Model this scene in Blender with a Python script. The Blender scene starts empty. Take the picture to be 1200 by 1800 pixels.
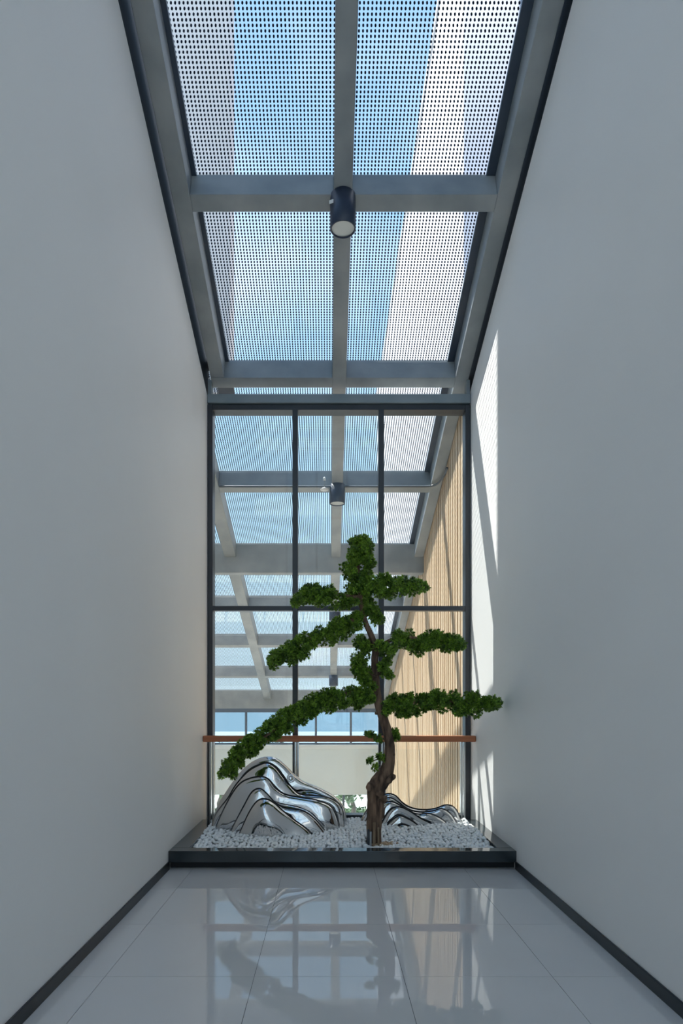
import bpy, bmesh, math, random
import numpy as np
from mathutils import Vector, Matrix, noise

# ------------------------------------------------------------------ camera, sky, sun, exposure
F, CX, CY, EYE = 1110.0, 577.0, 1235.0, 1.46      # focal length / principal point in pixels of 1200x1800
scene = bpy.context.scene
col = scene.collection
cam_d = bpy.data.cameras.new('camera'); cam = bpy.data.objects.new('camera', cam_d); col.objects.link(cam)
cam.location = (0, 0, EYE); cam.rotation_euler = (math.pi / 2, 0, 0)
cam_d.sensor_fit = 'HORIZONTAL'; cam_d.sensor_width = 36.0; cam_d.lens = 36.0 * F / 1200.0
cam_d.shift_x = (600 - CX) / 1200.0; cam_d.shift_y = (CY - 900) / 1200.0
cam_d.clip_start = 0.05; cam_d.clip_end = 400
scene.camera = cam
scene.view_settings.view_transform = 'Standard'; scene.view_settings.look = 'None'
scene.view_settings.exposure = 0.06; scene.view_settings.gamma = 1.0
scene.view_settings.use_curve_mapping = False
scene.cycles.transparent_max_bounces = 20
scene.cycles.max_bounces = 9; scene.cycles.diffuse_bounces = 7; scene.cycles.glossy_bounces = 4

SKY_STRENGTH, SUN_STRENGTH = 1.6, 12.0
world = bpy.data.worlds.new('sky'); scene.world = world; world.use_nodes = True
wn, wl = world.node_tree.nodes, world.node_tree.links
wn.clear()
w_out = wn.new('ShaderNodeOutputWorld'); w_bg = wn.new('ShaderNodeBackground')
w_tc = wn.new('ShaderNodeTexCoord'); w_sep = wn.new('ShaderNodeSeparateXYZ')
w_ramp = wn.new('ShaderNodeValToRGB')
w_ramp.color_ramp.elements[0].position = 0.0; w_ramp.color_ramp.elements[0].color = (0.56, 0.70, 0.78, 1)
w_ramp.color_ramp.elements[1].position = 1.0; w_ramp.color_ramp.elements[1].color = (0.24, 0.42, 0.70, 1)
e = w_ramp.color_ramp.elements.new(0.25); e.color = (0.42, 0.61, 0.78, 1)
e = w_ramp.color_ramp.elements.new(0.6); e.color = (0.30, 0.50, 0.76, 1)
w_div = wn.new('ShaderNodeMath'); w_div.operation = 'ADD'; w_div.inputs[1].default_value = 0.25
w_vd = wn.new('ShaderNodeVectorMath'); w_vd.operation = 'DIVIDE'
w_noise = wn.new('ShaderNodeTexNoise'); w_noise.inputs['Scale'].default_value = 1.6
w_noise.inputs['Detail'].default_value = 5; w_noise.inputs['Roughness'].default_value = 0.55
w_cr = wn.new('ShaderNodeMapRange'); w_cr.inputs['From Min'].default_value = 0.50; w_cr.inputs['From Max'].default_value = 0.80
w_cr.inputs['To Max'].default_value = 0.75
w_mix = wn.new('ShaderNodeMixRGB'); w_mix.inputs[2].default_value = (0.78, 0.84, 0.90, 1)
wl.new(w_tc.outputs['Generated'], w_sep.inputs[0]); wl.new(w_sep.outputs['Z'], w_ramp.inputs[0])
wl.new(w_sep.outputs['Z'], w_div.inputs[0]); wl.new(w_tc.outputs['Generated'], w_vd.inputs[0]); wl.new(w_div.outputs[0], w_vd.inputs[1])
wl.new(w_vd.outputs[0], w_noise.inputs['Vector']); wl.new(w_noise.outputs[0], w_cr.inputs['Value'])
wl.new(w_cr.outputs[0], w_mix.inputs[0]); wl.new(w_ramp.outputs[0], w_mix.inputs[1])
wl.new(w_mix.outputs[0], w_bg.inputs['Color']); w_bg.inputs['Strength'].default_value = SKY_STRENGTH
wl.new(w_bg.outputs[0], w_out.inputs[0])

sun_d = bpy.data.lights.new('sun', 'SUN'); sun = bpy.data.objects.new('sun', sun_d); col.objects.link(sun)
sun_d.energy = SUN_STRENGTH; sun_d.angle = math.radians(0.53); sun_d.color = (1.0, 0.965, 0.91)
sun.rotation_euler = Vector((1.0, -1.098, -2.49)).to_track_quat('-Z', 'Y').to_euler()
sun.location = (-6, 14, 20)

rnd = random.Random(7)

# ------------------------------------------------------------------ materials
def srgb(r, g, b):
    f = lambda c: (c / 255 / 12.92) if c / 255 <= 0.04045 else ((c / 255 + 0.055) / 1.055) ** 2.4
    return (f(r), f(g), f(b), 1)

def new_mat(name):
    m = bpy.data.materials.new(name); m.use_nodes = True
    return m, m.node_tree.nodes, m.node_tree.links, m.node_tree.nodes['Principled BSDF']

def mat(name, c1, c2=None, rough=0.5, metal=0.0, scale=4.0, stretch=(1, 1, 1), bump=0.0, bump_scale=None,
        spec=0.5, detail=4, lo=0.35, hi=0.65):
    m, n, l, b = new_mat(name)
    b.inputs['Base Color'].default_value = c1
    b.inputs['Roughness'].default_value = rough; b.inputs['Metallic'].default_value = metal
    b.inputs['Specular IOR Level'].default_value = spec
    tc = n.new('ShaderNodeTexCoord'); mp = n.new('ShaderNodeMapping'); mp.inputs['Scale'].default_value = stretch
    l.new(tc.outputs['Object'], mp.inputs[0])
    if c2 is not None:
        nz = n.new('ShaderNodeTexNoise'); nz.inputs['Scale'].default_value = scale; nz.inputs['Detail'].default_value = detail
        rp = n.new('ShaderNodeValToRGB')
        rp.color_ramp.elements[0].position = lo; rp.color_ramp.elements[0].color = c1
        rp.color_ramp.elements[1].position = hi; rp.color_ramp.elements[1].color = c2
        l.new(mp.outputs[0], nz.inputs['Vector']); l.new(nz.outputs[0], rp.inputs[0]); l.new(rp.outputs[0], b.inputs['Base Color'])
    if bump:
        nb = n.new('ShaderNodeTexNoise'); nb.inputs['Scale'].default_value = bump_scale or scale * 4; nb.inputs['Detail'].default_value = 6
        bp = n.new('ShaderNodeBump'); bp.inputs['Strength'].default_value = bump; bp.inputs['Distance'].default_value = 0.02
        l.new(mp.outputs[0], nb.inputs['Vector']); l.new(nb.outputs[0], bp.inputs['Height']); l.new(bp.outputs[0], b.inputs['Normal'])
    return m

def glass_mat(name, tint, ior=1.45, frit=None):
    """thin sheet glass: clear transmission plus a Fresnel reflection; frit = dark printed dots (pitch, radius)"""
    m, n, l, b = new_mat(name); n.remove(b)
    out = n['Material Output']
    tr = n.new('ShaderNodeBsdfTransparent'); tr.inputs[0].default_value = tint
    gl = n.new('ShaderNodeBsdfGlossy'); gl.inputs['Roughness'].default_value = 0.0
    fr = n.new('ShaderNodeFresnel'); ge = n.new('ShaderNodeNewGeometry')      # same reflectance on both faces of the sheet
    e1 = n.new('ShaderNodeMath'); e1.operation = 'MULTIPLY_ADD'; e1.inputs[1].default_value = -2; e1.inputs[2].default_value = 1
    e2 = n.new('ShaderNodeMath'); e2.operation = 'POWER'; e2.inputs[0].default_value = ior
    l.new(ge.outputs['Backfacing'], e1.inputs[0]); l.new(e1.outputs[0], e2.inputs[1]); l.new(e2.outputs[0], fr.inputs['IOR'])
    mx = n.new('ShaderNodeMixShader')
    l.new(fr.outputs[0], mx.inputs[0]); l.new(tr.outputs[0], mx.inputs[1]); l.new(gl.outputs[0], mx.inputs[2])
    if frit is None:
        l.new(mx.outputs[0], out.inputs[0]); return m
    pitch, rad = frit
    tc = n.new('ShaderNodeTexCoord'); mp = n.new('ShaderNodeMapping'); mp.inputs['Scale'].default_value = (1 / pitch, 1 / pitch, 0)
    frc = n.new('ShaderNodeVectorMath'); frc.operation = 'FRACTION'
    sb = n.new('ShaderNodeVectorMath'); sb.operation = 'SUBTRACT'; sb.inputs[1].default_value = (0.5, 0.5, 0)
    ln = n.new('ShaderNodeVectorMath'); ln.operation = 'LENGTH'
    lt = n.new('ShaderNodeMath'); lt.operation = 'LESS_THAN'; lt.inputs[1].default_value = rad
    df = n.new('ShaderNodeBsdfDiffuse'); df.inputs[0].default_value = (0.012, 0.02, 0.045, 1)
    m2 = n.new('ShaderNodeMixShader')
    l.new(tc.outputs['Object'], mp.inputs[0]); l.new(mp.outputs[0], frc.inputs[0]); l.new(frc.outputs[0], sb.inputs[0])
    l.new(sb.outputs[0], ln.inputs[0]); l.new(ln.outputs['Value'], lt.inputs[0]); l.new(lt.outputs[0], m2.inputs[0])
    l.new(mx.outputs[0], m2.inputs[1]); l.new(df.outputs[0], m2.inputs[2]); l.new(m2.outputs[0], out.inputs[0])
    return m

M = {}
M['wall'] = mat('white_wall_paint', (0.90, 0.89, 0.87, 1), (0.92, 0.91, 0.89, 1), rough=0.55, scale=0.7, spec=0.3, bump=0.03, bump_scale=60)
M['tile'] = mat('polished_tile', (0.68, 0.66, 0.645, 1), (0.71, 0.69, 0.675, 1), rough=0.015, scale=1.5, spec=0.75)
M['grout'] = mat('tile_grout', (0.10, 0.10, 0.10, 1), rough=0.8)
M['base'] = mat('dark_skirting', (0.012, 0.016, 0.02, 1), rough=0.35)
M['granite'] = mat('black_polished_stone', (0.018, 0.026, 0.030, 1), (0.030, 0.040, 0.045, 1), rough=0.07, scale=3, spec=0.7)
M['black'] = mat('black_trim_and_groove_shade', (0.008, 0.010, 0.014, 1), rough=0.6)  # black for flashing and toe kick, also the painted groove shade on the rocks
M['steel'] = mat('grey_painted_steel', (0.24, 0.27, 0.285, 1), (0.34, 0.365, 0.375, 1), rough=0.45, scale=2.2, bump=0.04, bump_scale=20)
M['panel_frame'] = mat('navy_panel_frame', (0.045, 0.065, 0.10, 1), (0.06, 0.08, 0.11, 1), rough=0.4)
M['mullion'] = mat('charcoal_aluminium', (0.018, 0.024, 0.034, 1), (0.024, 0.030, 0.040, 1), rough=0.35, metal=0.0, spec=0.6)
M['header'] = mat('teal_grey_steel', (0.20, 0.25, 0.28, 1), (0.26, 0.31, 0.34, 1), rough=0.4, scale=3)
M['frit'] = glass_mat('fritted_roof_glass', (0.97, 0.985, 0.99, 1), 1.3, frit=(0.0302, 0.245))
M['glass'] = glass_mat('clear_glass', (0.97, 0.985, 0.985, 1), 1.3)
M['glass_far'] = glass_mat('tinted_window_glass', (0.60, 0.72, 0.80, 1), 1.7)
M['wood_rail'] = mat('brown_timber_rail', srgb(170, 100, 64), srgb(190, 118, 78), rough=0.4, scale=3, stretch=(0.6, 8, 8))
M['slat'] = mat('pale_timber_slat', srgb(202, 176, 144), srgb(218, 196, 166), rough=0.6, scale=2, stretch=(3, 3, 0.25))
M['slat2'] = mat('honey_timber_slat', srgb(192, 164, 130), srgb(208, 184, 152), rough=0.6, scale=2, stretch=(3, 3, 0.25))
M['slat_back'] = mat('timber_backing', srgb(176, 150, 118), srgb(188, 164, 134), rough=0.7, scale=2, stretch=(3, 3, 0.25))
M['stainless'] = mat('brushed_stainless', (0.55, 0.57, 0.58, 1), rough=0.22, metal=1.0)
M['mirror'] = mat('mirror_polished_steel', (0.66, 0.66, 0.665, 1), rough=0.045, metal=1.0)
M['pebble'] = mat('white_marble_pebble', (0.88, 0.89, 0.89, 1), (0.93, 0.93, 0.92, 1), rough=0.5, scale=20)
M['soil'] = mat('tan_gravel', srgb(168, 140, 110), srgb(190, 168, 140), rough=0.8, scale=20)
M['bed'] = mat('grey_bedding', (0.35, 0.36, 0.37, 1), (0.55, 0.56, 0.57, 1), rough=0.9, scale=60)
M['bark'] = mat('brown_bark', srgb(74, 56, 45), srgb(142, 114, 92), rough=0.85, scale=16, stretch=(1.6, 1.6, 0.28), bump=0.9, bump_scale=34)
M['stake'] = mat('weathered_stake', srgb(120, 96, 74), srgb(160, 138, 112), rough=0.8, scale=8, stretch=(3, 3, 0.3))
M['plate'] = mat('grey_bracket', (0.35, 0.37, 0.38, 1), rough=0.4, metal=0.6)
M['lamp_body'] = mat('dark_blue_lamp_housing', (0.03, 0.045, 0.085, 1), (0.04, 0.055, 0.09, 1), rough=0.35)
M['lamp_lens'] = mat('frosted_lamp_lens', (0.55, 0.58, 0.57, 1), (0.6, 0.62, 0.6, 1), rough=0.35)
M['white'] = mat('white_plastic', (0.8, 0.8, 0.78, 1), rough=0.4)
M['spandrel'] = mat('white_spandrel_panel', (0.68, 0.74, 0.76, 1), (0.71, 0.77, 0.79, 1), rough=0.5, scale=0.8)
M['far_frame'] = mat('grey_window_frame', (0.10, 0.13, 0.17, 1), rough=0.4)
M['facade'] = mat('white_render_facade', (0.47, 0.48, 0.51, 1), (0.50, 0.51, 0.54, 1), rough=0.7, scale=0.5)
M['facade_shade'] = mat('blue_grey_painted_shade', (0.16, 0.20, 0.29, 1), (0.18, 0.22, 0.31, 1), rough=0.6, scale=0.5)  # facade colour darkened and blued to carry the shade on the near block
M['facade_beige'] = mat('warm_beige_facade', (0.66, 0.63, 0.62, 1), (0.70, 0.67, 0.66, 1), rough=0.7, scale=0.5)
M['paving'] = mat('pale_paving', (0.62, 0.62, 0.60, 1), (0.70, 0.70, 0.68, 1), rough=0.8, scale=0.6)
M['leaf_far'] = mat('street_tree_leaf', (0.08, 0.14, 0.07, 1), (0.12, 0.20, 0.10, 1), rough=0.6, scale=1.5)
M['trunk_far'] = mat('street_tree_bark', (0.10, 0.09, 0.08, 1), (0.16, 0.14, 0.12, 1), rough=0.9, scale=6)

def foliage_mat():
    m, n, l, b = new_mat('pine_needle_green')
    b.inputs['Roughness'].default_value = 0.45
    at = n.new('ShaderNodeAttribute'); at.attribute_name = 'tint'
    rp = n.new('ShaderNodeValToRGB')
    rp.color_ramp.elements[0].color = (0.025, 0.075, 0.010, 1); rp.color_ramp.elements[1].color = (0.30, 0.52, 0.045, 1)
    l.new(at.outputs['Fac'], rp.inputs[0]); l.new(rp.outputs[0], b.inputs['Base Color'])
    return m
M['needle'] = foliage_mat()

# ------------------------------------------------------------------ helpers
def px(x, y, D):
    """pixel of the photograph at distance D -> world point"""
    return Vector(((x - CX) / F * D, D, EYE + (CY - y) / F * D))

def props(o, label=None, cat=None, group=None, kind=None):
    if label: o['label'] = label
    if cat: o['category'] = cat
    if group: o['group'] = group
    if kind: o['kind'] = kind
    return o

def link(name, me, m, parent=None, smooth=False):
    if m is not None:
        me.materials.clear(); me.materials.append(m)
    if smooth:
        me.polygons.foreach_set('use_smooth', [True] * len(me.polygons))
    o = bpy.data.objects.new(name, me); col.objects.link(o)
    if parent is not None: o.parent = parent
    return o

def mesh(name, v, f, m, parent=None, smooth=False):
    me = bpy.data.meshes.new(name); me.from_pydata([tuple(p) for p in v], [], f); me.update()
    return link(name, me, m, parent, smooth)

def empty(name, loc=(0, 0, 0), parent=None):
    o = bpy.data.objects.new(name, None); col.objects.link(o); o.location = loc
    o.empty_display_size = 0.1
    if parent is not None: o.parent = parent
    return o

BF = [(0, 3, 2, 1), (4, 5, 6, 7), (0, 1, 5, 4), (1, 2, 6, 5), (2, 3, 7, 6), (3, 0, 4, 7)]
def box_mesh(name, x0, x1, y0, y1, z0, z1, bevel=0.0):
    v = [(x0, y0, z0), (x1, y0, z0), (x1, y1, z0), (x0, y1, z0), (x0, y0, z1), (x1, y0, z1), (x1, y1, z1), (x0, y1, z1)]
    me = bpy.data.meshes.new(name); me.from_pydata(v, [], BF); me.update()
    if bevel:
        bm = bmesh.new(); bm.from_mesh(me)
        bmesh.ops.bevel(bm, geom=bm.edges[:], offset=bevel, segments=2, profile=0.5, affect='EDGES')
        bm.to_mesh(me); bm.free()
    return me
def box(name, x0, x1, y0, y1, z0, z1, m, parent=None, bevel=0.0):
    return link(name, box_mesh(name, x0, x1, y0, y1, z0, z1, bevel), m, parent)
def hexa(name, v, m, parent=None):
    return mesh(name, v, BF, m, parent)

def catmull(pts, n):
    """resample a polyline (any dimension) smoothly to n points, evenly by arc length"""
    P = [np.array(p, float) for p in pts]
    P = [2 * P[0] - P[1]] + P + [2 * P[-1] - P[-2]]
    out = []
    for i in range(1, len(P) - 2):
        for k in range(16):
            t = k / 16
            out.append(0.5 * (2 * P[i] + (P[i + 1] - P[i - 1]) * t + (2 * P[i - 1] - 5 * P[i] + 4 * P[i + 1] - P[i + 2]) * t * t
                              + (3 * P[i] - P[i - 1] - 3 * P[i + 1] + P[i + 2]) * t ** 3))
    out.append(P[-2]); out = np.array(out)
    d = np.r_[0, np.cumsum(np.linalg.norm(np.diff(out[:, :2], axis=0), axis=1))]
    s = np.linspace(0, d[-1], n)
    return np.stack([np.interp(s, d, out[:, k]) for k in range(out.shape[1])], 1)

def tube(pts, radii, sides=10, rough=None):
    """rings around a path; rough(p, angle, ring) scales the radius. Returns verts, faces"""
    pts = [Vector(p) for p in pts]; v, f = [], []
    ref = Vector((0, 1, 0))
    for i, p in enumerate(pts):
        t = (pts[min(i + 1, len(pts) - 1)] - pts[max(i - 1, 0)]).normalized()
        a = ref - t * ref.dot(t)
        if a.length < 1e-3: a = Vector((1, 0, 0)) - t * t.x
        a.normalize(); b = t.cross(a)
        for k in range(sides):
            an = 2 * math.pi * k / sides
            r = radii[i] * (rough(p, an, i) if rough else 1)
            v.append(p + (a * math.cos(an) + b * math.sin(an)) * r)
    n = len(pts)
    for i in range(n - 1):
        for k in range(sides):
            k2 = (k + 1) % sides
            f.append((i * sides + k, i * sides + k2, (i + 1) * sides + k2, (i + 1) * sides + k))
    f.append(tuple(range(sides))[::-1]); f.append(tuple((n - 1) * sides + k for k in range(sides)))
    return v, f

def lathe(profile, sides=32, axis_xy=(0, 0)):
    v, f = [], []
    for r, z in profile:
        for k in range(sides):
            a = 2 * math.pi * k / sides
            v.append((axis_xy[0] + r * math.cos(a), axis_xy[1] + r * math.sin(a), z))
    for i in range(len(profile) - 1):
        for k in range(sides):
            k2 = (k + 1) % sides
            f.append((i * sides + k, i * sides + k2, (i + 1) * sides + k2, (i + 1) * sides + k))
    f.append(tuple(range(sides))[::-1]); f.append(tuple((len(profile) - 1) * sides + k for k in range(sides)))
    return v, f

# ------------------------------------------------------------------ corridor shell
XL, XR = -1.40, 1.645              # wall faces
Y0, YG, YE = -6.0, 7.30, 7.46      # behind the camera, front of glazing, back of glazing
TAN = 0.362; TH = math.atan(TAN); SN, CS = math.sin(TH), math.cos(TH)
ZB = EYE + 6.37                    # underside of the roof steel at y = 0
roof_z = lambda y, h=6.37: EYE + h - TAN * y

def sloped_wall(name, x0, x1, y0, y1, z0, h, m, label):
    v = [(x0, y0, z0), (x1, y0, z0), (x1, y1, z0), (x0, y1, z0),
         (x0, y0, roof_z(y0, h)), (x1, y0, roof_z(y0, h)), (x1, y1, roof_z(y1, h)), (x0, y1, roof_z(y1, h))]
    return props(hexa(name, v, m), label, 'wall', kind='structure')
sloped_wall('wall_left', XL - 0.2, XL, Y0, YE, -0.2, 6.20, M['wall'], 'tall white corridor wall on the left')
sloped_wall('wall_right', XR, XR + 0.105, Y0, YE, -0.2, 6.265, M['wall'], 'tall white corridor wall on the right with the sun patch')

# unseen glazed end added behind the viewer to let in more daylight
wr = props(empty('added_window_4', (0.12, Y0, 0)), 'unseen framed glazing added behind the viewer to bring in daylight', 'window', kind='structure')
def wrbox(name, x0, x1, z0, z1, m, d=0.12):
    o = link(name, box_mesh(name, x0, x1, Y0 - d, Y0, z0, z1, 0), m, wr); o.matrix_parent_inverse = Matrix.Translation((-0.12, -Y0, 0))
zq = roof_z(Y0, 6.2)
for xa in (XL, -0.416, 0.581, XR - 0.062):
    wrbox('mullion', xa, xa + 0.062, 0.0, zq, M['mullion'])
for za in (0.0, 2.5, 5.0, 7.5, zq - 0.06):
    for xa, xb in ((XL + 0.062, -0.416), (-0.354, 0.581), (0.643, XR - 0.062)):
        wrbox('transom', xa, xb, za, za + 0.06, M['mullion'], 0.10)
        if za < 8: wrbox('pane', xa, xb, za + 0.06, min(za + 2.5, zq - 0.06), M['glass'], 0.012)

# black flashing that closes the slot between wall top and roof steel
def flashing(name, x0, x1, h0, h1, label):
    v = [(x0, Y0, roof_z(Y0, h0)), (x1, Y0, roof_z(Y0, h0)), (x1, YE, roof_z(YE, h0)), (x0, YE, roof_z(YE, h0)),
         (x0, Y0, roof_z(Y0, h1)), (x1, Y0, roof_z(Y0, h1)), (x1, YE, roof_z(YE, h1)), (x0, YE, roof_z(YE, h1))]
    props(hexa(name, v, M['black']), label, 'flashing', kind='structure')
flashing('trim_1', XL - 0.2, XL - 0.012, 6.205, 6.70, 'black shadow-gap flashing along the top of the left wall')
flashing('trim_2', XR + 0.012, XR + 0.105, 6.27, 6.70, 'black shadow-gap flashing along the top of the right wall')

for nm, xa, xb in (('baseboard_left', XL, XL + 0.012), ('baseboard_right', XR - 0.012, XR)):
    props(box(nm, xa, xb, Y0, 5.53, 0.0, 0.072, M['base'], bevel=0.003),
          'dark skirting along the foot of the %s wall' % nm.split('_')[1], 'baseboard', kind='structure')

# tiled floor
floor = props(box('floor', XL, XR, Y0, YE, -0.2, -0.004, M['grout']), 'polished pale grey tiled corridor floor', 'floor', kind='structure')
xj = [XL, -1.190, -0.395, 0.400, 1.192, XR]
yj = [YE - 1.2]
y = 4.950
ylist = [5.70]
while y > Y0:
    ylist.append(y); y -= 0.793
ylist.append(Y0)
tile_cache = {}
for i in range(5):
    for j in range(len(ylist) - 1):
        w = round(xj[i + 1] - xj[i], 3); d = round(ylist[j] - ylist[j + 1], 3)
        if (w, d) not in tile_cache:
            tile_cache[(w, d)] = box_mesh('tile', 0.0013, w - 0.0013, 0.0013, d - 0.0013, -0.0038, 0.0)
        o = link('tile', tile_cache[(w, d)], M['tile'], floor)
        o.location = (xj[i], ylist[j + 1], 0)

# ------------------------------------------------------------------ sloping glass roof (one frame over corridor and atrium)
roof = props(empty('ceiling', (0, 0, ZB)), 'sloping glass roof on grey steel beams', 'roof', kind='structure')
roof.rotation_euler = (-TH, 0, 0)
S = lambda D: D / CS
def rbox(name, x0, x1, d0, d1, t0, t1, m, bevel=0.006):
    return box(name, x0, x1, S(d0), S(d1), t0, t1, m, roof, bevel)
TS, TP = 0.25, 0.285
RXL0, RXL1, RXR0, RXR1, BX0, BX1 = -1.357, -1.20, 1.465, 1.617, 0.048, 0.206
PUR = [-5.07, -3.31, -1.55, 0.21, 1.97, 3.73, 5.46, 7.27, 9.04, 10.75, 12.44, 14.06, 15.76, 17.33]
PW = 0.135
AX0 = -4.6                          # left wall of the atrium
rbox('rafter', RXL0, RXL1, Y0, 7.265, 0, TS, M['steel'])
rbox('rafter', RXR0, RXR1, Y0, 18.1, 0, TS, M['steel'])
rbox('rafter', -1.77, -1.575, 7.42, 17.4, 0, TS, M['steel'])
rbox('centre_beam', BX0, BX1, Y0, 17.4, -0.004, TS, M['steel'])
for D in PUR:
    xa = RXL1 if D < 7.2 else (RXL0 if D < 7.4 else AX0)
    xb = RXR0
    if D in (10.75, 17.33):
        continue
    for a, b in ((xa, BX0), (BX1, xb)):
        if a < -1.77:
            rbox('purlin', a, -1.77, D, D + PW, 0, TS, M['steel']); a = -1.575
        rbox('purlin', a, b, D, D + PW, 0, TS, M['steel'])
# two deep cross beams (vertical webs)
for D, z0, z1 in ((10.75, 3.67, 4.16), (17.33, 1.30, 1.80)):
    me = box_mesh('deep_beam', AX0, RXR0 + 0.16, D, D + 0.2, z0, z1, 0.008)
    o = link('deep_beam', me, M['steel'], roof); o.matrix_parent_inverse = (Matrix.Translation((0, 0, ZB)) @ Matrix.Rotation(-TH, 4, 'X')).inverted()
# dark panel frames on the rafters
rbox('panel_frame', RXL0, RXL1 + 0.042, Y0, 7.9, TS, TP, M['panel_frame'], 0.003)
rbox('panel_frame', RXR0 - 0.078, RXR1, Y0, 18.1, TS, TP, M['panel_frame'], 0.003)
rbox('panel_frame', RXL0 - 0.4, -1.60, 7.92, 18.1, TS, TP, M['panel_frame'], 0.003)
rbox('panel_frame', BX0 + 0.02, BX1 - 0.02, Y0, 18.1, TS, TP, M['panel_frame'], 0.003)
for D in PUR:
    rbox('panel_frame', (RXL1 if D < 7.2 else AX0), RXR0, D + 0.012, D + PW - 0.012, TS, TP, M['steel'], 0.003)
# fritted panes, bay by bay
cut = [Y0] + [D + PW / 2 for D in PUR] + [18.2]
for a, b in zip(cut[:-1], cut[1:]):
    cols_ = [(RXL0, 0.125), (0.129, RXR1)] if b < 7.5 else [(AX0, -1.68), (-1.676, 0.125), (0.129, RXR1)]
    for x0, x1 in cols_:
        rbox('glass_panel', x0, x1, a + 0.002, b - 0.002, TP, TP + 0.012, M['frit'], 0)

# ------------------------------------------------------------------ glazed screen at the corridor end
win = props(empty('window_1', (0.12, YG, 0)), 'full-height dark framed glass screen behind the planter', 'window', kind='structure')
def wbox(name, x0, x1, y0, y1, z0, z1, m, bevel=0.004):
    me = box_mesh(name, x0, x1, y0, y1, z0, z1, bevel)
    o = link(name, me, m, win); o.matrix_parent_inverse = Matrix.Translation((-0.12, -YG, 0)); return o
zt = EYE + (CY - 711) / F * YG; zm = EYE + (CY - 1069) / F * YG
wbox('jamb', XL + 0.002, XL + 0.062, YG, YE, 0.0, zt, M['mullion'])
wbox('jamb', XR - 0.062, XR - 0.002, YG, YE, 0.0, zt, M['mullion'])
for xc in (-0.385, 0.612):
    wbox('mullion', xc - 0.031, xc + 0.031, YG, YG + 0.11, 0.0, zt - 0.06, M['mullion'])
wbox('head_frame', XL + 0.062, XR - 0.062, YG, YE, zt - 0.062, zt, M['mullion'])
wbox('sill', XL + 0.062, XR - 0.062, YG, YE, 0.0, 0.16, M['mullion'])
cells = [(XL + 0.062, -0.416), (-0.354, 0.581), (0.643, XR - 0.062)]
for x0, x1 in cells:
    wbox('transom', x0, x1, YG + 0.005, YG + 0.10, zm - 0.027, zm + 0.027, M['mullion'])
    wbox('pane', x0, x1, YG + 0.05, YG + 0.06, 0.16, zm - 0.027, M['glass'], 0)
    wbox('pane', x0, x1, YG + 0.05, YG + 0.06, zm + 0.027, zt - 0.062, M['glass'], 0)
wbox('header_beam', XL + 0.004, XR - 0.004, YG - 0.02, YG + 0.13, zt + 0.012, zt + 0.115, M['header'], 0.006)
for s, xc in ((-1, XL + 0.03), (1, XR - 0.03)):
    wbox('bracket', xc - 0.02, xc + 0.02, YG - 0.01, YG + 0.10, zt + 0.1, roof_z(YG, 6.37), M['header'], 0.003)

# ------------------------------------------------------------------ atrium behind the screen
ZF = -4.0
def struct(o, label, cat): return props(o, label, cat, kind='structure')
slw = struct(box('wall_slatted', 1.70, 1.80, YE, 18.2, ZF, 1.0, M['slat_back']), 'timber slatted wall along the right of the atrium', 'wall')
# backing follows the roof slope
slw.data = bpy.data.meshes.new('wall_slatted'); slw.data.from_pydata(
    [(1.70, YE, ZF), (1.78, YE, ZF), (1.78, 18.2, ZF), (1.70, 18.2, ZF),
     (1.70, YE, roof_z(YE, 6.62)), (1.78, YE, roof_z(YE, 6.62)), (1.78, 18.2, roof_z(18.2, 6.62)), (1.70, 18.2, roof_z(18.2, 6.62))], [], BF)
slw.data.materials.append(M['slat_back'])
yy = YE + 0.03
while yy < 18.1:
    w = 0.10; dp = 1.619 + rnd.uniform(0, .006)
    v = [(dp, yy, ZF + 0.02), (1.70, yy, ZF + 0.02), (1.70, yy + w, ZF + 0.02), (dp, yy + w, ZF + 0.02),
         (dp, yy, roof_z(yy, 6.60)), (1.70, yy, roof_z(yy, 6.60)), (1.70, yy + w, roof_z(yy + w, 6.60)), (dp, yy + w, roof_z(yy + w, 6.60))]
    hexa('slat', v, M['slat'] if rnd.random() < 0.7 else M['slat2'], slw)
    yy += 0.155
struct(box('floor_atrium', AX0 - 0.2, 1.8, 5.6, 18.4, ZF - 0.2, ZF, M['paving']), 'pale stone floor of the atrium one storey below', 'floor')
sloped_wall('wall_atrium_left', AX0 - 0.2, AX0, YE, 18.2, ZF, 6.8, M['wall'], 'white side wall on the far left of the atrium')
v = [(AX0 - 0.2, YG - 0.05, ZF), (XL - 0.2, YG - 0.05, ZF), (XL - 0.2, YE, ZF), (AX0 - 0.2, YE, ZF)]
v += [(a, b, roof_z(b, 6.8)) for a, b, c in v]
struct(hexa('wall_atrium_front', v, M['wall']), 'white atrium wall left of the glass screen', 'wall')
struct(box('wall_atrium_lower', XL - 0.2, 1.75, YG, YE, ZF, -0.2, M['wall']), 'white atrium wall below the corridor floor', 'wall')

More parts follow.
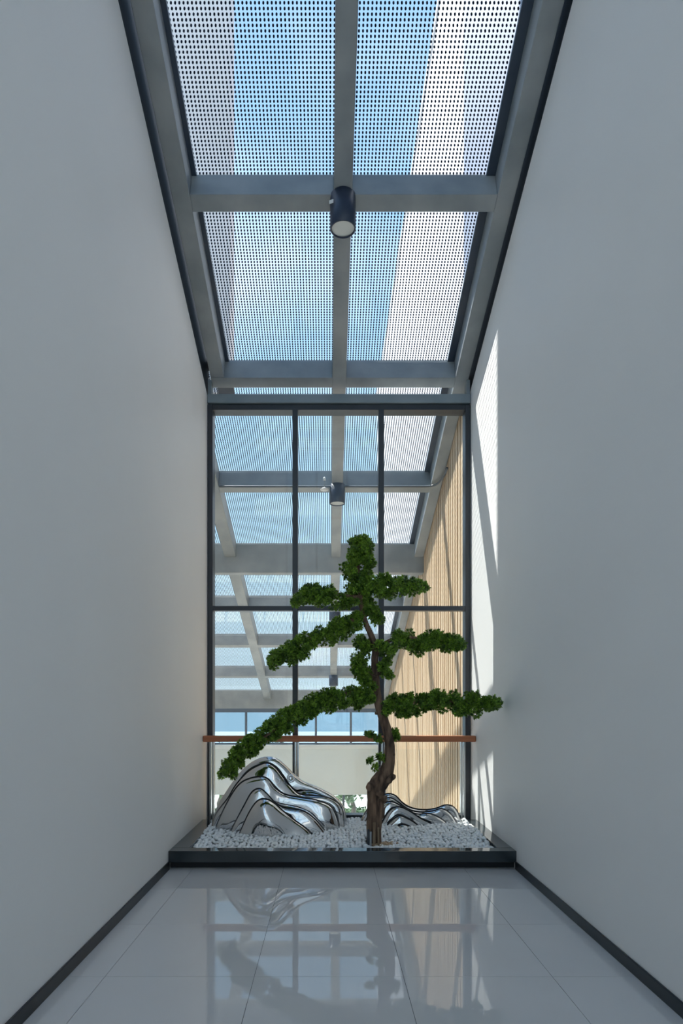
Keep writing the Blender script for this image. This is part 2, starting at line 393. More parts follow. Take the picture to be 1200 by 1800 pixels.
# far end wall: ribbon window, white spandrel, glazed ground floor
YF = 18.2
zr1 = EYE + (CY - 1251) / F * YF; zr0 = EYE + (CY - 1309) / F * YF; zs0 = EYE + (CY - 1397) / F * YF
struct(box('wall_end', AX0, 1.70, YF, YF + 0.25, zs0, zr0 - 0.10, M['spandrel']), 'white spandrel wall at the far end of the atrium', 'wall')
struct(box('trim_3', AX0, 1.70, YF - 0.06, YF + 0.25, zr0 - 0.10, zr0, M['spandrel'], bevel=0.006), 'white ledge under the far ribbon window', 'ledge')
w2 = props(empty('window_2', (-1.4, YF, zr0)), 'blue ribbon window under the low end of the roof', 'window', kind='structure')
def w2box(name, *a, m=None, bevel=0.004):
    o = link(name, box_mesh(name, *a, bevel), m, w2); o.matrix_parent_inverse = Matrix.Translation((1.4, -YF, -zr0))
w2box('top_rail', AX0, 1.70, YF, YF + 0.12, zr1 - 0.02, zr1 + 0.09, m=M['far_frame'])
w2box('bottom_rail', AX0, 1.70, YF, YF + 0.12, zr0, zr0 + 0.05, m=M['far_frame'])
posts = [(432 + 61.5 * k - CX) / F * YF for k in range(-2, 5)]
xe = [AX0] + posts + [1.70]
for xc in posts:
    w2box('post', xc - 0.03, xc + 0.03, YF, YF + 0.10, zr0 + 0.05, zr1 - 0.02, m=M['far_frame'])
for a, b in zip(xe[:-1], xe[1:]):
    w2box('pane', a + 0.03, b - 0.03, YF + 0.05, YF + 0.06, zr0 + 0.05, zr1 - 0.02, m=M['glass_far'], bevel=0)
struct(box('trim_4', AX0, 1.70, YF, YF + 0.2, zr1 + 0.09, roof_z(YF, 6.62), M['steel']), 'grey steel closing piece above the ribbon window', 'trim')
w3 = props(empty('window_3', (-1.4, YF, ZF)), 'ground floor glazing under the white spandrel', 'window', kind='structure')
def w3box(name, *a, m=None):
    o = link(name, box_mesh(name, *a, 0), m, w3); o.matrix_parent_inverse = Matrix.Translation((1.4, -YF, -ZF))
xg = [AX0 + 1.26 * k for k in range(6)]
for xc in xg:
    w3box('post', xc - 0.03, xc + 0.03, YF + 0.05, YF + 0.15, ZF, zs0, m=M['far_frame'])
for a, b in zip(xg[:-1], xg[1:]):
    w3box('pane', a + 0.03, b - 0.03, YF + 0.09, YF + 0.10, ZF, zs0, m=M['glass'])

# ------------------------------------------------------------------ outside
props(box('ground', -60, 60, -60, 120, ZF - 0.4, ZF - 0.05, M['paving']), 'pale sunlit paving outside the atrium', 'ground', kind='structure')
def multi_box(name, boxes, m):
    v, f = [], []
    for (x0, x1, y0, y1, z0, z1) in boxes:
        n = len(v)
        v += [(x0, y0, z0), (x1, y0, z0), (x1, y1, z0), (x0, y1, z0), (x0, y0, z1), (x1, y0, z1), (x1, y1, z1), (x0, y1, z1)]
        f += [tuple(n + i for i in q) for q in BF]
    return mesh(name, v, f, m)
# right: white block that rises behind the slatted wall, nearer block with its shade painted in as grey-blue
XW = 1.81
tb = props(empty('white_building', (XW + 4, 15, ZF)), 'white rendered building rising above the right side of the glass roof', 'building')
def child(o, p):
    o.parent = p; o.matrix_parent_inverse = Matrix.Translation(-p.location); return o
ztop = EYE + XW / 0.1575
child(box('wall', XW, XW + 8, 8.45, 23.4, ZF, ztop - 0.12, M['facade']), tb)
child(box('parapet', XW - 0.03, XW + 8, 8.45, 23.43, ztop - 0.12, ztop, M['facade'], bevel=0.01), tb)
gb = props(empty('shade_toned_building', (XW + 4, 3, ZF)), 'building right beside the glass roof with its shade painted blue grey', 'building')
child(box('wall', XW, XW + 8, -8, 8.445, ZF, 11.5, M['facade_shade']), gb)
child(box('parapet', XW - 0.03, XW + 8, -8.03, 8.445, 11.5, 11.65, M['facade_shade'], bevel=0.01), gb)
# left: tall wing whose end wall shades the corridor
lw = props(empty('beige_building', (-9, 8, ZF)), 'tall beige building wing above the left side of the roof', 'building')
child(box('tower', -14.5, -12, 6.5, 9.54, ZF, 32, M['facade_beige']), lw)
child(box('wing', -12, -1.42, 9.10, 9.54, 5.93, 32, M['facade_beige'], bevel=0.01), lw)

def street_tree(x, y, h, crown_r, seed, label):
    r = random.Random(seed)
    t = props(empty('street_tree', (x, y, ZF - 0.05)), label, 'tree', 'trees outside the far end glazing')
    path = [Vector((r.uniform(-.05, .05) * k, r.uniform(-.05, .05) * k, h * k / 6)) for k in range(6)]
    v, f = tube(path, [0.13 - 0.016 * k for k in range(6)], 8)
    mesh('trunk', v, f, M['trunk_far'], t, True)
    v, f = [], []
    cl = [Vector((r.gauss(0, crown_r * .5), r.gauss(0, crown_r * .5), h * .72 + r.gauss(0, crown_r * .55))) for _ in range(14)]
    for c in cl:
        for _ in range(70):
            p = c + Vector((r.gauss(0, 1), r.gauss(0, 1), r.gauss(0, 1))).normalized() * r.uniform(.2, .62)
            a = Vector((r.gauss(0, 1), r.gauss(0, 1), r.gauss(0, 1))).normalized() * .13
            b = a.cross(Vector((r.gauss(0, 1), r.gauss(0, 1), r.gauss(0, 1)))).normalized() * .06
            n = len(v); v += [p - a, p + b, p + a, p - b]; f.append((n, n + 1, n + 2, n + 3))
    props(mesh('crown', v, f, M['leaf_far'], t), kind='stuff')
street_tree(1.02, 26.0, 3.6, .8, 3, 'slim street tree behind the bonsai trunk outside the far glazing')
street_tree(-4.6, 27.0, 3.6, .8, 4, 'street tree at the far left outside the glazing')
street_tree(-2.2, 28.0, 3.6, .8, 5, 'street tree outside behind the big mirrored rock')
hd = props(empty('hedge', (0, 30.5, ZF)), 'low clipped green hedge outside the far glazing', 'hedge')
v, f = [], []
for _ in range(5000):
    p = Vector((rnd.uniform(-8, 5), rnd.uniform(-.35, .35), rnd.uniform(0, .36)))
    a = Vector((rnd.gauss(0, 1), rnd.gauss(0, 1), rnd.gauss(0, 1))).normalized() * .09
    b = a.cross(Vector((rnd.gauss(0, 1), rnd.gauss(0, 1), rnd.gauss(0, 1)))).normalized() * .05
    n = len(v); v += [p - a, p + b, p + a, p - b]; f.append((n, n + 1, n + 2, n + 3))
props(mesh('leaves', v, f, M['leaf_far'], hd), kind='stuff')
box('core', -8, 5, -.28, .28, 0.0, 0.28, M['leaf_far'], hd, bevel=0.05)

# ------------------------------------------------------------------ planter with black stone kerb
PF, PB, PZ = 5.52, 7.02, 0.162
pl = props(empty('planter', (0.12, PF, 0)), 'low black polished stone planter across the corridor end', 'planter')
def pbox(name, *a, m=None, bevel=0.004):
    o = link(name, box_mesh(name, *a, bevel), m or M['granite'], pl); o.matrix_parent_inverse = Matrix.Translation((-0.12, -PF, 0)); return o
pbox('front_kerb', XL + 0.001, XR - 0.001, PF, PF + 0.13, 0.062, PZ)
pbox('left_kerb', XL + 0.001, XL + 0.16, PF + 0.131, PB, 0.001, PZ)
pbox('right_kerb', XR - 0.13, XR - 0.001, PF + 0.131, PB, 0.001, PZ)
pbox('back_kerb', XL + 0.161, XR - 0.131, PB - 0.09, PB, 0.001, PZ)
pbox('toe_kick', XL + 0.001, XR - 0.001, PF + 0.07, PF + 0.13, 0.001, 0.061, m=M['black'], bevel=0)
pbox('bedding', XL + 0.161, XR - 0.131, PF + 0.131, PB - 0.091, 0.001, 0.115, m=M['bed'], bevel=0)

# ------------------------------------------------------------------ mirrored rock sculptures: shells stacked in depth
def shell(name, outline_px, D, parent, bulge, rim, lean, back, seed, nu=110, wave=0.03, groove_shade=True):
    pts = catmull(outline_px, nu)
    out = np.stack([(pts[:, 0] - CX) / F * D, EYE + (CY - pts[:, 1]) / F * D], 1)
    zb = 0.09
    base = np.stack([np.linspace(out[0, 0], out[-1, 0], nu), np.full(nu, zb)], 1)
    cx_ = base[:, 0].mean(); base[:, 0] = cx_ + (base[:, 0] - cx_) * 0.97
    s = 1 - (np.linspace(1, 0, 30) ** 1.9)
    V, Fc = [], []
    seg = out
    o = parent.location
    ns = len(s)
    P2 = base[None] * (1 - s[:, None, None]) + out[None] * s[:, None, None]
    dist = np.array([[np.sqrt(((seg - P2[j, i]) ** 2).sum(1)).min() for i in range(nu)] for j in range(ns)])
    soft = dist.copy()                        # rounded version of the distance to the rim: no crease along its middle
    for _ in range(60):
        q = np.pad(soft, 1, mode='edge'); q = (q[:-2, 1:-1] + q[2:, 1:-1] + q[1:-1, :-2] + q[1:-1, 2:] + 2 * soft) / 6
        q[-1] = 0; soft = q
    for j in range(ns):
        for i in range(nu):
            p = P2[j, i]; d = dist[j, i]
            q = min(d / rim, 1.0)
            f = bulge * math.sqrt(max(0.0, 1 - (1 - q) ** 2)) + lean * soft[j, i]
            f += wave * min(soft[j, i] / .12, 1.0) * noise.noise(Vector((p[0] * 2.2 + seed, p[1] * 3.2, seed * 1.7)))
            V.append((p[0] - o.x, D - f - o.y, p[1] - o.z))
    nf = len(s)
    # rounded return behind the rim
    for r_, b_ in ((0.985, 0.45), (0.93, 0.85), (0.80, 1.0), (0.4, 1.05), (0.0, 1.05)):
        for i in range(nu):
            p = base[i] * (1 - r_) + out[i] * r_
            V.append((p[0] - o.x, D + back * b_ - o.y, p[1] - o.z))
    for j in range(nf + 4):
        for i in range(nu - 1):
            a = j * nu + i
            Fc.append((a, a + 1, a + nu + 1, a + nu))
    sh = mesh(name, V, Fc, M['mirror'], parent, True)
    if groove_shade:                                  # black tube painted in as the shade of the groove behind this shell
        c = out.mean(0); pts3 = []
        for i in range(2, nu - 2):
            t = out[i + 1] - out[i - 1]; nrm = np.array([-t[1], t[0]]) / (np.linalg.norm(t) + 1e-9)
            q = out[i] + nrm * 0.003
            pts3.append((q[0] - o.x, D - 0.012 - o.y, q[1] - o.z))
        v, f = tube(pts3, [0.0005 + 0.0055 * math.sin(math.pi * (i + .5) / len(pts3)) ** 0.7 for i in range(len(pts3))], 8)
        mesh('groove_shade_tube', v, f, M['black'], sh, True)
    return sh

big = props(empty('rock_sculpture', (-0.5, 6.35, 0.115)), 'large mirror-polished steel rock sculpture on the left of the pebble bed', 'sculpture')
BIG = [
    ([(368, 1475), (370, 1462), (373, 1444), (382, 1417), (400, 1387), (415, 1366), (430, 1349), (448, 1336), (466, 1330), (484, 1332), (502, 1346), (514, 1359), (532, 1373), (556, 1383), (580, 1395), (595, 1406), (605, 1421), (609, 1441), (611, 1462), (612, 1475)], 6.56),
    ([(369, 1478), (371, 1462), (379, 1432), (401, 1402), (415, 1379), (436, 1356), (457, 1344), (471, 1341), (484, 1349), (496, 1364), (511, 1382), (526, 1395), (550, 1398), (574, 1401), (592, 1410), (601, 1422), (604, 1443), (606, 1478)], 6.47),
    ([(372, 1480), (383, 1445), (404, 1402), (421, 1378), (439, 1368), (460, 1365), (472, 1370), (484, 1385), (502, 1396), (526, 1401), (556, 1406), (580, 1416), (590, 1432), (596, 1455), (600, 1480)], 6.38),
    ([(396, 1482), (411, 1450), (429, 1416), (443, 1392), (456, 1386), (468, 1394), (484, 1411), (502, 1420), (529, 1424), (547, 1434), (563, 1450), (577, 1468), (585, 1484)], 6.25),
    ([(413, 1484), (424, 1458), (438, 1428), (452, 1408), (466, 1404), (480, 1410), (496, 1424), (516, 1440), (540, 1458), (560, 1484)], 6.18),
]
for k_, (o_, D_) in enumerate(BIG):
    shell('ridge_shell', o_, D_, big, 0.035 if k_ < 4 else 0.09, 0.045 if k_ < 4 else 0.15, 0.10, 0.26 if k_ == 0 else 0.10, 1.3 + k_ * 2.1, wave=0.06, groove_shade=k_ > 0)
# small dimpled studs on the back shell
for (sx, sy, sr) in ((487, 1373, 6), (511, 1368, 7)):
    c = px(sx, sy, 6.42)
    v, f = lathe([(0.004, 0.0), (sr * 0.006 * 0.55, 0.001), (sr * 0.006 * 0.8, 0.012), (sr * 0.006, 0.0), (sr * 0.006, -0.05), (0.004, -0.06)], 20)
    o = mesh('stud', v, f, M['mirror'], big, True)
    o.location = c - big.location; o.rotation_euler = (math.radians(80), 0, 0)
small = props(empty('rock_sculpture', (0.85, 6.6, 0.115)), 'small wavy mirror-polished steel rock sculpture right of the tree trunk', 'sculpture')
SMALL = [
    ([(627, 1478), (630, 1459), (637, 1436), (649, 1417), (661, 1403), (679, 1395), (694, 1398), (706, 1410), (721, 1419), (742, 1423), (763, 1421), (781, 1415), (793, 1416), (802, 1424), (809, 1440), (816, 1456), (820, 1478)], 6.78),
    ([(632, 1478), (640, 1450), (653, 1424), (668, 1407), (685, 1402), (700, 1410), (715, 1421), (736, 1427), (760, 1425), (776, 1421), (790, 1429), (801, 1444), (808, 1460), (812, 1478)], 6.71),
    ([(638, 1478), (648, 1450), (662, 1425), (674, 1412), (688, 1409), (706, 1417), (730, 1430), (754, 1430), (772, 1437), (786, 1450), (796, 1478)], 6.64),
    ([(655, 1480), (668, 1452), (682, 1427), (697, 1418), (715, 1423), (739, 1438), (766, 1451), (784, 1463), (792, 1480)], 6.57),
    ([(662, 1480), (672, 1461), (685, 1445), (700, 1434), (715, 1438), (730, 1447), (742, 1459), (752, 1480)], 6.50),
    ([(680, 1482), (688, 1464), (700, 1452), (709, 1449), (724, 1455), (736, 1466), (744, 1482)], 6.44),
]
for k_, (o_, D_) in enumerate(SMALL):
    shell('ridge_shell', o_, D_, small, 0.03, 0.04, 0.12, 0.16 if k_ == 0 else 0.08, 7.7 + k_ * 1.9, nu=90, groove_shade=True)

# ------------------------------------------------------------------ white pebbles
def pebble_mesh(seed):
    r = random.Random(seed); bm = bmesh.new(); bmesh.ops.create_icosphere(bm, subdivisions=2, radius=1.0)
    sx, sy, sz = r.uniform(.95, 1.35), r.uniform(.8, 1.05), r.uniform(.62, .82); off = seed * 3.7
    for v_ in bm.verts:
        k_ = 1 + 0.22 * noise.noise(v_.co * 1.3 + Vector((off, 0, 0)))
        v_.co = Vector((v_.co.x * sx, v_.co.y * sy, v_.co.z * sz)) * k_
    me = bpy.data.meshes.new('pebble'); bm.to_mesh(me); bm.free(); me.materials.append(M['pebble'])
    me.polygons.foreach_set('use_smooth', [True] * len(me.polygons)); return me
pm = [pebble_mesh(s_) for s_ in range(1, 6)]
spots = []
yy = PF + 0.155
while yy < PB - 0.105:
    xx = XL + 0.18
    while xx < XR - 0.15:
        spots.append((xx + rnd.uniform(-.011, .011), yy + rnd.uniform(-.011, .011))); xx += 0.037
    yy += 0.033
def bed_z(x, y):
    m_ = math.exp(-((x - .2) / 1.3) ** 2) * 0.012
    return 0.128 + m_ + 0.045 * min(1, max(0, (y - 5.75) / 0.5)) + 0.010 * noise.noise(Vector((x * 3, y * 3, 0)))
trees_xy = (0.415, 5.86)
spots = [p for p in spots if (p[0] - trees_xy[0]) ** 2 + (p[1] - trees_xy[1]) ** 2 > 0.075 ** 2]
spots.sort(key=lambda p: p[1])
rest_v, rest_f = [], []
base_co = [([v_.co.copy() for v_ in m_.vertices], [tuple(p.vertices) for p in m_.polygons]) for m_ in pm]
for n_, (x_, y_) in enumerate(spots):
    r_ = rnd.uniform(.014, .0225); k_ = rnd.randrange(5)
    R_ = Matrix.Rotation(rnd.uniform(0, 6.28), 3, 'Z') @ Matrix.Rotation(rnd.uniform(-.5, .5), 3, 'X') @ Matrix.Rotation(rnd.uniform(-.5, .5), 3, 'Y')
    P_ = Vector((x_, y_, bed_z(x_, y_) + rnd.uniform(-.008, .012)))
    if n_ < 300:
        o = bpy.data.objects.new('pebble', pm[k_]); col.objects.link(o)
        o.matrix_world = Matrix.Translation(P_) @ R_.to_4x4() @ Matrix.Scale(r_, 4)
        props(o, 'small white pebble along the front edge of the planter bed', 'pebble', 'white pebbles at the front of the planter')
    else:
        b_ = len(rest_v); rest_v += [P_ + (R_ @ c) * r_ for c in base_co[k_][0]]
        rest_f += [tuple(b_ + i for i in q) for q in base_co[k_][1]]
props(mesh('pebble_bed', rest_v, rest_f, M['pebble'], None, True), 'bed of white pebbles filling the black planter', 'pebbles', kind='stuff')
# a little tan gravel right of the trunk
gv, gf = [], []
for _ in range(90):
    x_, y_ = 0.50 + rnd.gauss(0, .05), 5.80 + rnd.gauss(0, .03)
    P_ = Vector((x_, y_, bed_z(x_, y_) + 0.018)); k_ = rnd.randrange(5); r_ = rnd.uniform(.007, .012); b_ = len(gv)
    gv += [P_ + c * r_ for c in base_co[k_][0]]; gf += [tuple(b_ + i for i in q) for q in base_co[k_][1]]
props(mesh('tan_gravel', gv, gf, M['soil'], None, True), 'small patch of tan gravel at the foot of the bonsai trunk', 'gravel', kind='stuff')

# ------------------------------------------------------------------ bonsai pine
TD = 5.86
tree = props(empty('bonsai_pine', (trees_xy[0], trees_xy[1], 0.12)), 'tall cloud-pruned bonsai pine with a twisted brown trunk in the planter', 'tree')
def tchild(name, v, f, m, parent=tree, smooth=True):
    o = mesh(name, [Vector(p) - tree.location for p in v], f, m, tree, smooth)
    if parent is not tree:
        o.parent = parent
    return o
TR = [(657, 1492, 12, 0), (657, 1470, 12.5, 0), (657.5, 1442, 13.5, 0), (659, 1420, 14, 0), (660, 1406, 14.5, .01), (662, 1385, 15, .02), (670, 1370, 14.5, .03),
      (678, 1356, 12, .03), (683, 1340, 9.8, .02), (685, 1312, 8.8, 0), (681, 1288, 8.6, -.02), (674, 1264, 8.2, -.02), (668, 1247, 7.6, 0),
      (664, 1228, 7.0, .02), (660, 1197, 6.2, .03), (658, 1163, 5.8, .02), (659, 1140, 5.6, 0), (651, 1115, 5.2, -.02), (643, 1097, 5.0, -.02),
      (636, 1070, 4.6, 0), (633, 1040, 4.0, .01), (630, 1015, 3.4, .01), (628, 990, 2.8, 0), (631, 965, 2.0, 0)]
tp = catmull([(a, b, c, d) for a, b, c, d in TR], 150)
path = [px(a, b, TD + d) for a, b, c, d in tp]
rad = [c / F * TD for a, b, c, d in tp]
def bark(p, an, i):
    lo = max(0.0, 1 - i / 60)
    return (1 + 0.22 * noise.noise(Vector((math.cos(an) * 1.7, math.sin(an) * 1.7, p.z * 3.2)))
            + (0.10 + .08 * lo) * noise.noise(Vector((math.cos(an) * 5, math.sin(an) * 5, p.z * 5 + 9)))
            + 0.05 * noise.noise(Vector((math.cos(an) * 11, math.sin(an) * 11, p.z * 16))))
v, f = tube(path, rad, 36, bark)
trunk = tchild('trunk', v, f, M['bark'])
def burl(x, y, r, dy, flat=1.0):
    bm = bmesh.new(); bmesh.ops.create_icosphere(bm, subdivisions=3, radius=r / F * TD)
    c = px(x, y, TD + dy)
    for q in bm.verts:
        q.co = q.co * (1 + 0.35 * noise.noise(q.co * 30 + c * 5)); q.co.z *= flat
        q.co += c - tree.location
    me = bpy.data.meshes.new('burl'); bm.to_mesh(me); bm.free()
    link('burl', me, M['bark'], trunk, True)
burl(650, 1384, 6.5, -.04, 1.4); burl(690, 1366, 5.5, -.03); burl(684, 1372, 6, -.05); burl(675, 1404, 5.5, -.05, 1.3); burl(667, 1396, 7, -.06); burl(692, 1326, 2.6, -.02); burl(661, 1254, 3, -.03)
for (x0, x1, yt, dd, mm, nm) in ((645.5, 649, 1458, -.085, 'mullion', 'stake'), (649.5, 653, 1462, -.09, 'plate', 'bracket'), (655, 660, 1446, -.095, 'stake', 'stake'), (663.5, 666.5, 1455, -.09, 'stake', 'stake'), (667, 669, 1457, -.07, 'bark', 'stake')):
    a, b = px(x0, yt, TD + dd), px(x1, 1490, TD + dd)
    me = box_mesh(nm, a.x, b.x, a.y, a.y + .02, b.z, a.z, .002)
    o = link(nm, me, M[mm], tree); o.matrix_parent_inverse = Matrix.Translation(-tree.location)

def tuft_field(centers, rs):
    """needle rosettes on the surface of small clumps"""
    V, Fc, T = [], [], []
    for c, cr in centers:
        nt = int(16 * (cr / 0.05) ** 2) + 5
        for k_ in range(nt):
            zz = 1 - 2 * (k_ + .5) / nt; ph = k_ * 2.39996 + rs.uniform(-.3, .3)
            rr = math.sqrt(max(0, 1 - zz * zz)); n_ = Vector((rr * math.cos(ph), rr * math.sin(ph), zz))
            p = c + n_ * cr * rs.uniform(.5, 1.05)
            tint = min(1, max(0, .42 + rs.gauss(0, .24)))
            t1 = n_.orthogonal().normalized(); t2 = n_.cross(t1)
            L0 = rs.uniform(.026, .037)
            for q in range(13):
                an = q * 2.39996 + rs.uniform(-.2, .2); el = (q + .5) / 13
                d = (n_ * (1 - .85 * el) + (t1 * math.cos(an) + t2 * math.sin(an)) * (.15 + 1.0 * el)).normalized()
                L = L0 * rs.uniform(.8, 1.15); w_ = d.cross(n_ + Vector((.013, .02, .017))).normalized() * .0058
                m_ = p + d * L * .6; b_ = len(V)
                V += [p, m_ + w_, p + d * L, m_ - w_]; Fc.append((b_, b_ + 1, b_ + 2, b_ + 3))
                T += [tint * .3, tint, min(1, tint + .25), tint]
    return V, Fc, T

def foliage(name, centers, parent, seed):
    V, Fc, T = tuft_field(centers, random.Random(seed))
    o = tchild(name, V, Fc, M['needle'], parent, False)
    at = o.data.attributes.new('tint', 'FLOAT', 'POINT'); at.data.foreach_set('value', T)
    return props(o, kind='stuff')

def branch(path_px, band, seed, depth=0.11, dens=1.0, dd=0.0, r0=3.6, slope=0.0):
    """wood along path_px; band = [(x, ytop, ybottom)] outline of its foliage pad in the photograph"""
    rs = random.Random(seed)
    bp = catmull([(x, y, 0) for x, y in path_px], 26)
    x_start = bp[0][0]
    dep = lambda x: TD + dd + slope * abs(x - x_start) / 200.0
    pts = [px(a, b, dep(a)) for a, b, c in bp]
    v, f = tube(pts, [(r0 * (1 - .75 * i / 25) + .5) / F * TD for i in range(26)], 10, lambda p, an, i: 1 + .25 * noise.noise(p * 18 + Vector((an, 0, 0))))
    br = tchild('branch', v, f, M['bark'])
    band = sorted(band); xs = [b[0] for b in band]
    cs = []
    L = xs[-1] - xs[0]
    area = sum((band[i + 1][0] - band[i][0]) * (band[i][2] - band[i][1] + band[i + 1][2] - band[i + 1][1]) / 2 for i in range(len(band) - 1))
    for _ in range(int(area / 72 * dens)):
        x = rs.uniform(xs[0], xs[-1])
        yt = np.interp(x, xs, [b[1] for b in band]); yb = np.interp(x, xs, [b[2] for b in band])
        yb += 7 * noise.noise(Vector((x * .11, seed * 3.3, 0))) - 1; yt += 5 * noise.noise(Vector((x * .13, seed * 5.1, 4)))
        cr = rs.uniform(.024, .042); rp = (cr + .016) / TD * F
        lo_, hi_ = yt + rp * .85, yb - rp * .8
        y = rs.uniform(lo_, hi_) if hi_ > lo_ else (lo_ + hi_) / 2
        w = max(.15, 1 - abs((y - (yt + yb) / 2) / max(6, (yb - yt) / 2)) ** 2)
        cs.append((px(x, y, dep(x) + rs.uniform(-depth, depth) * math.sqrt(w)), cr))
    foliage('foliage', cs, br, seed + 100)
branch([(664, 1218), (640, 1214), (610, 1218), (575, 1232), (540, 1250), (500, 1272), (460, 1298), (428, 1322), (408, 1346), (400, 1364)],
       [(388, 1338, 1378), (400, 1318, 1378), (412, 1308, 1366), (428, 1297, 1350), (445, 1283, 1332), (465, 1268, 1316), (485, 1252, 1302), (505, 1238, 1294), (525, 1226, 1280), (545, 1217, 1266), (565, 1209, 1254), (585, 1204, 1254), (605, 1202, 1252), (620, 1204, 1250), (635, 1206, 1246), (652, 1210, 1238)], 11, slope=-.06)
branch([(642, 1088), (620, 1090), (590, 1104), (560, 1114), (530, 1128), (505, 1145), (484, 1172)],
       [(474, 1148, 1184), (485, 1140, 1180), (500, 1132, 1168), (515, 1118, 1174), (530, 1108, 1164), (550, 1102, 1150), (570, 1092, 1138), (590, 1086, 1138), (605, 1082, 1126), (620, 1074, 1116), (634, 1072, 1110)], 12, slope=-.03)
branch([(634, 1050), (610, 1048), (580, 1042), (550, 1044), (526, 1058)],
       [(517, 1050, 1070), (530, 1036, 1068), (545, 1022, 1066), (560, 1028, 1074), (580, 1028, 1074), (600, 1024, 1074), (618, 1024, 1068), (630, 1030, 1066)], 13)
branch([(634, 1042), (660, 1032), (690, 1026), (715, 1030), (740, 1030)],
       [(640, 1010, 1052), (655, 1006, 1046), (675, 1006, 1056), (690, 1006, 1052), (705, 1012, 1056), (720, 1010, 1050), (735, 1018, 1048), (747, 1024, 1040)], 14)
branch([(658, 1146), (672, 1132), (700, 1122), (740, 1122), (780, 1126), (808, 1134)],
       [(660, 1120, 1160), (675, 1110, 1160), (690, 1108, 1156), (705, 1106, 1134), (720, 1105, 1150), (735, 1106, 1152), (752, 1108, 1156), (768, 1106, 1146), (785, 1110, 1150), (800, 1116, 1148), (814, 1122, 1144)], 15, slope=.02)
branch([(674, 1250), (690, 1240), (720, 1234), (760, 1234), (800, 1234), (840, 1236), (868, 1238)],
       [(676, 1226, 1262), (690, 1218, 1262), (705, 1216, 1266), (720, 1214, 1262), (740, 1216, 1264), (760, 1212, 1250), (775, 1210, 1262), (790, 1214, 1250), (805, 1214, 1264), (820, 1214, 1264), (835, 1214, 1266), (850, 1218, 1264), (862, 1220, 1254), (874, 1228, 1246)], 16, slope=-.05)
def tip(path_px, blobs, seed, r0=2.0, dd=0.0, cr=1.0):
    rs = random.Random(seed)
    bp = catmull([(x, y, 0) for x, y in path_px], 10)
    v, f = tube([px(a, b, TD + dd) for a, b, c in bp], [(r0 * (1 - .7 * i / 9) + .3) / F * TD for i in range(10)], 8)
    br = tchild('branch', v, f, M['bark'])
    cs = []
    for (x, y, rx, ry, n_, dp) in blobs:
        for _ in range(n_):
            a, q = rs.uniform(0, 6.283), math.sqrt(rs.random())
            cs.append((px(x + rx * q * math.cos(a), y + ry * q * math.sin(a), TD + dd + rs.uniform(-dp, dp)), rs.uniform(.024, .04) * cr))
    foliage('foliage', cs, br, seed + 100)
tip([(630, 1012), (631, 985), (634, 960)], [(634, 968, 19, 20, 26, .10), (630, 952, 14, 6, 7, .06), (645, 955, 8, 6, 5, .06), (622, 980, 8, 14, 8, .07), (650, 985, 5, 12, 6, .06)], 21)
tip([(632, 1030), (622, 1010), (614, 1000)], [(614, 1003, 10, 12, 9, .07), (628, 1020, 12, 10, 9, .08), (642, 1012, 9, 12, 8, .07), (640, 1034, 10, 9, 7, .07), (622, 1040, 10, 10, 7, .08)], 22)
tip([(640, 1085), (655, 1078), (668, 1090)], [(652, 1075, 10, 10, 8, .07), (664, 1088, 8, 8, 6, .06), (644, 1062, 8, 8, 6, .07)], 23)
tip([(654, 1135), (640, 1130), (632, 1128)], [(636, 1130, 9, 8, 7, .06), (648, 1138, 8, 6, 4, .05)], 24)
tip([(660, 1190), (645, 1180), (628, 1168)], [(632, 1160, 12, 10, 9, .08), (640, 1178, 15, 10, 11, .08), (634, 1190, 10, 10, 7, .07), (648, 1203, 9, 7, 5, .06), (628, 1176, 8, 8, 5, .06)], 25)
tip([(660, 1190), (672, 1182), (690, 1186)], [(672, 1178, 7, 9, 6, .05), (676, 1165, 6, 10, 5, .05), (688, 1186, 5, 3, 3, .03)], 26)
tip([(682, 1300), (665, 1297), (648, 1290)], [(648, 1291, 6, 2, 3, .02), (662, 1299, 6, 4, 3, .03)], 27, cr=.62)
tip([(684, 1295), (692, 1288), (698, 1284)], [(692, 1285, 4, 8, 4, .03), (698, 1292, 4, 4, 3, .03)], 28, cr=.62)
tip([(680, 1345), (668, 1335), (652, 1338)], [(669, 1330, 5, 8, 4, .03), (652, 1337, 5, 3, 2, .02), (661, 1348, 4, 4, 2, .02)], 29, r0=1.4, cr=.55)

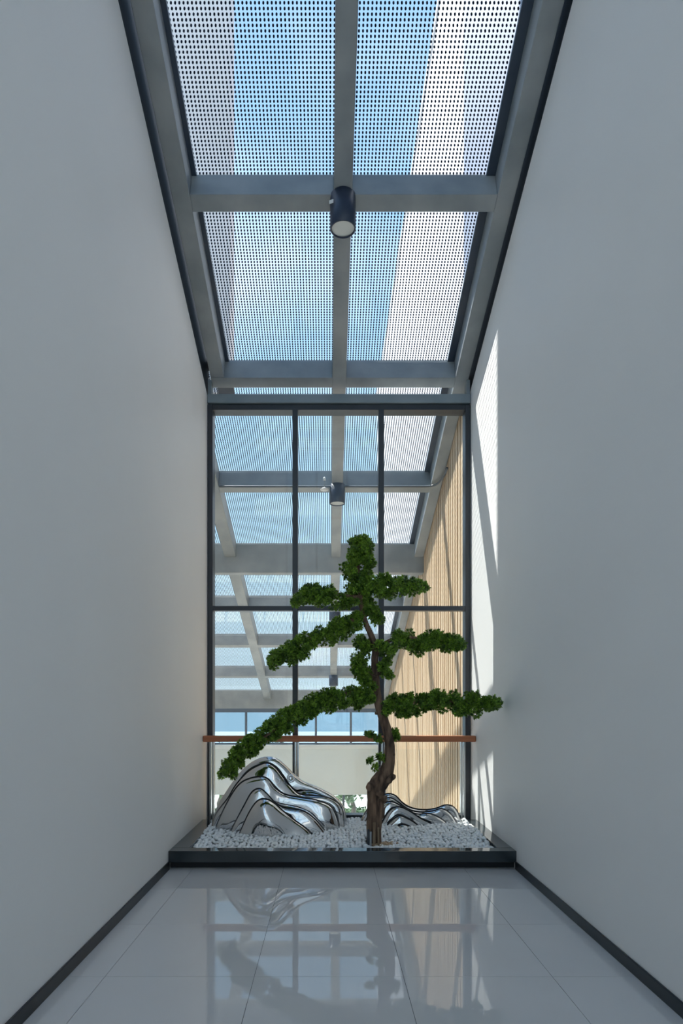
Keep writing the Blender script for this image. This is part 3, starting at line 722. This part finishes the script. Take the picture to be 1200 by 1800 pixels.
# ------------------------------------------------------------------ glass balustrade with timber handrail
RY = 7.06
bal = props(empty('balustrade', (0.12, RY, 0)), 'glass balustrade with a brown timber handrail in front of the glass screen', 'balustrade')
def bbox(name, *a, m=None, parent=bal, bevel=0.002):
    o = link(name, box_mesh(name, *a, bevel), m, bal)
    o.matrix_parent_inverse = Matrix.Translation((-0.12, -RY, 0)); return o
zr = EYE + (CY - 1298.5) / F * RY
bbox('handrail', XL + 0.004, XR - 0.004, RY - 0.035, RY + 0.035, zr - 0.034, zr + 0.034, m=M['wood_rail'], bevel=0.008)
pxs = [-1.30, -0.352, 0.615, 1.50]
for xc in pxs:
    p = bbox('post', xc - 0.024, xc - 0.006, RY - 0.03, RY + 0.03, 0.0, zr - 0.034, m=M['stainless'])
    p2 = bbox('post', xc + 0.006, xc + 0.024, RY - 0.03, RY + 0.03, 0.0, zr - 0.034, m=M['stainless'])
    for zc in (EYE + (CY - 1325) / F * RY, EYE + (CY - 1418) / F * RY):
        v, f = tube([(xc - 0.07, RY - .012, zc), (xc + 0.07, RY - .012, zc)], [0.008, 0.008], 10)
        mesh('clamp_bar', [Vector(q) - Vector((0.12, RY, 0)) for q in v], f, M['stainless'], p, True)
        for s_ in (-1, 1):
            if XL + .03 < xc + s_ * .07 < XR - .03:
                v, f = tube([(xc + s_ * .066, RY - .03, zc), (xc + s_ * .066, RY + .015, zc)], [0.018, 0.018], 14)
                mesh('glass_clamp', [Vector(q) - Vector((0.12, RY, 0)) for q in v], f, M['stainless'], p, True)
for a, b in zip(pxs[:-1], pxs[1:]):
    bbox('glass_panel', a + 0.035, b - 0.035, RY - 0.005, RY + 0.005, 0.17, EYE + (CY - 1317) / F * RY, m=M['glass'], bevel=0)

# ------------------------------------------------------------------ downlights, conduit, sprinkler
def downlight(D, zoff, label):
    xc = (BX0 + BX1) / 2 + 0.0
    z1 = roof_z(D, 6.37) + 0.03; L = 0.27 + zoff
    t = props(empty('downlight', (xc, D, z1 - L)), label, 'lamp', 'cylinder downlights on the centre beam')
    v, f = lathe([(0.108, 0.0), (0.111, 0.004), (0.111, L), (0.10, L + .004), (0.02, L + .004)], 40)
    # open cup: inner wall up to the lens
    v2, f2 = lathe([(0.108, 0.0), (0.100, 0.0), (0.098, 0.02)], 40)
    n = len(v); v += v2; f = f[1:-2] + [f[-1]] + [tuple(n + i for i in q) for q in f2[:-2]]
    mesh('housing', v, f, M['lamp_body'], t, True)
    v, f = lathe([(0.098, 0.012), (0.098, 0.018), (0.07, 0.020), (0.01, 0.020)], 40)
    mesh('lens', v, f, M['lamp_lens'], t, False)
    v, f = lathe([(0.045, L - .01), (0.045, L + .06), (0.02, L + .06)], 20)
    mesh('mount', v, f, M['lamp_body'], t, True)
    return t
d0 = downlight(5.50, 0.02, 'dark cylinder downlight nearest the viewer under the front roof purlin')
me = box_mesh('sticker', -0.078, -0.040, -0.0745, -0.071, 0.17, 0.20)
st = link('sticker', me, M['white'], d0); st.rotation_euler = (0, 0, math.radians(-22)); st.location = (-.02, -.03, 0.0)
downlight(9.06, 0.0, 'dark cylinder downlight hanging just behind the upper glass screen')
downlight(12.46, 0.0, 'small dark downlight third along the centre beam')
downlight(15.78, 0.0, 'tiny farthest downlight seen above the lowest left pine branch')
# conduit along the underside of the first atrium purlin, bending up to the slatted wall
Dc = 9.02; zc = roof_z(Dc) - 0.02
cp = [(-1.56, Dc, zc), (0.0, Dc, zc), (1.2, Dc, zc), (1.36, Dc, zc), (1.46, Dc - .02, zc + .0), (1.54, Dc - .12, zc - .0), (1.60, Dc - .30, zc + .06), (1.612, Dc - .45, zc + .10)]
cc = catmull([(a, b, c) for a, b, c in cp], 60)
v, f = tube([tuple(q) for q in cc], [0.016] * 60, 10)
o = mesh('conduit', v, f, mat('grey_conduit', (0.13, 0.15, 0.17, 1), rough=0.4), None, True)
props(o, 'thin grey conduit pipe under the first purlin behind the glass screen', 'pipe')
c = px(570, 862, 9.0)
sp = props(empty('smoke_detector', c), 'small white dome detector left of the downlight behind the screen', 'detector')
v, f = lathe([(0.005, 0.0), (0.055, 0.002), (0.060, 0.012), (0.045, 0.026), (0.022, 0.036), (0.008, 0.04)], 24); mesh('dome', v, f, M['white'], sp, True)
v, f = lathe([(0.007, 0.04), (0.007, 0.14)], 10); mesh('stem', v, f, M['plate'], sp, True)
v, f = lathe([(0.018, 0.14), (0.018, 0.17), (0.008, 0.19)], 14); mesh('fixing', v, f, M['white'], sp, True)
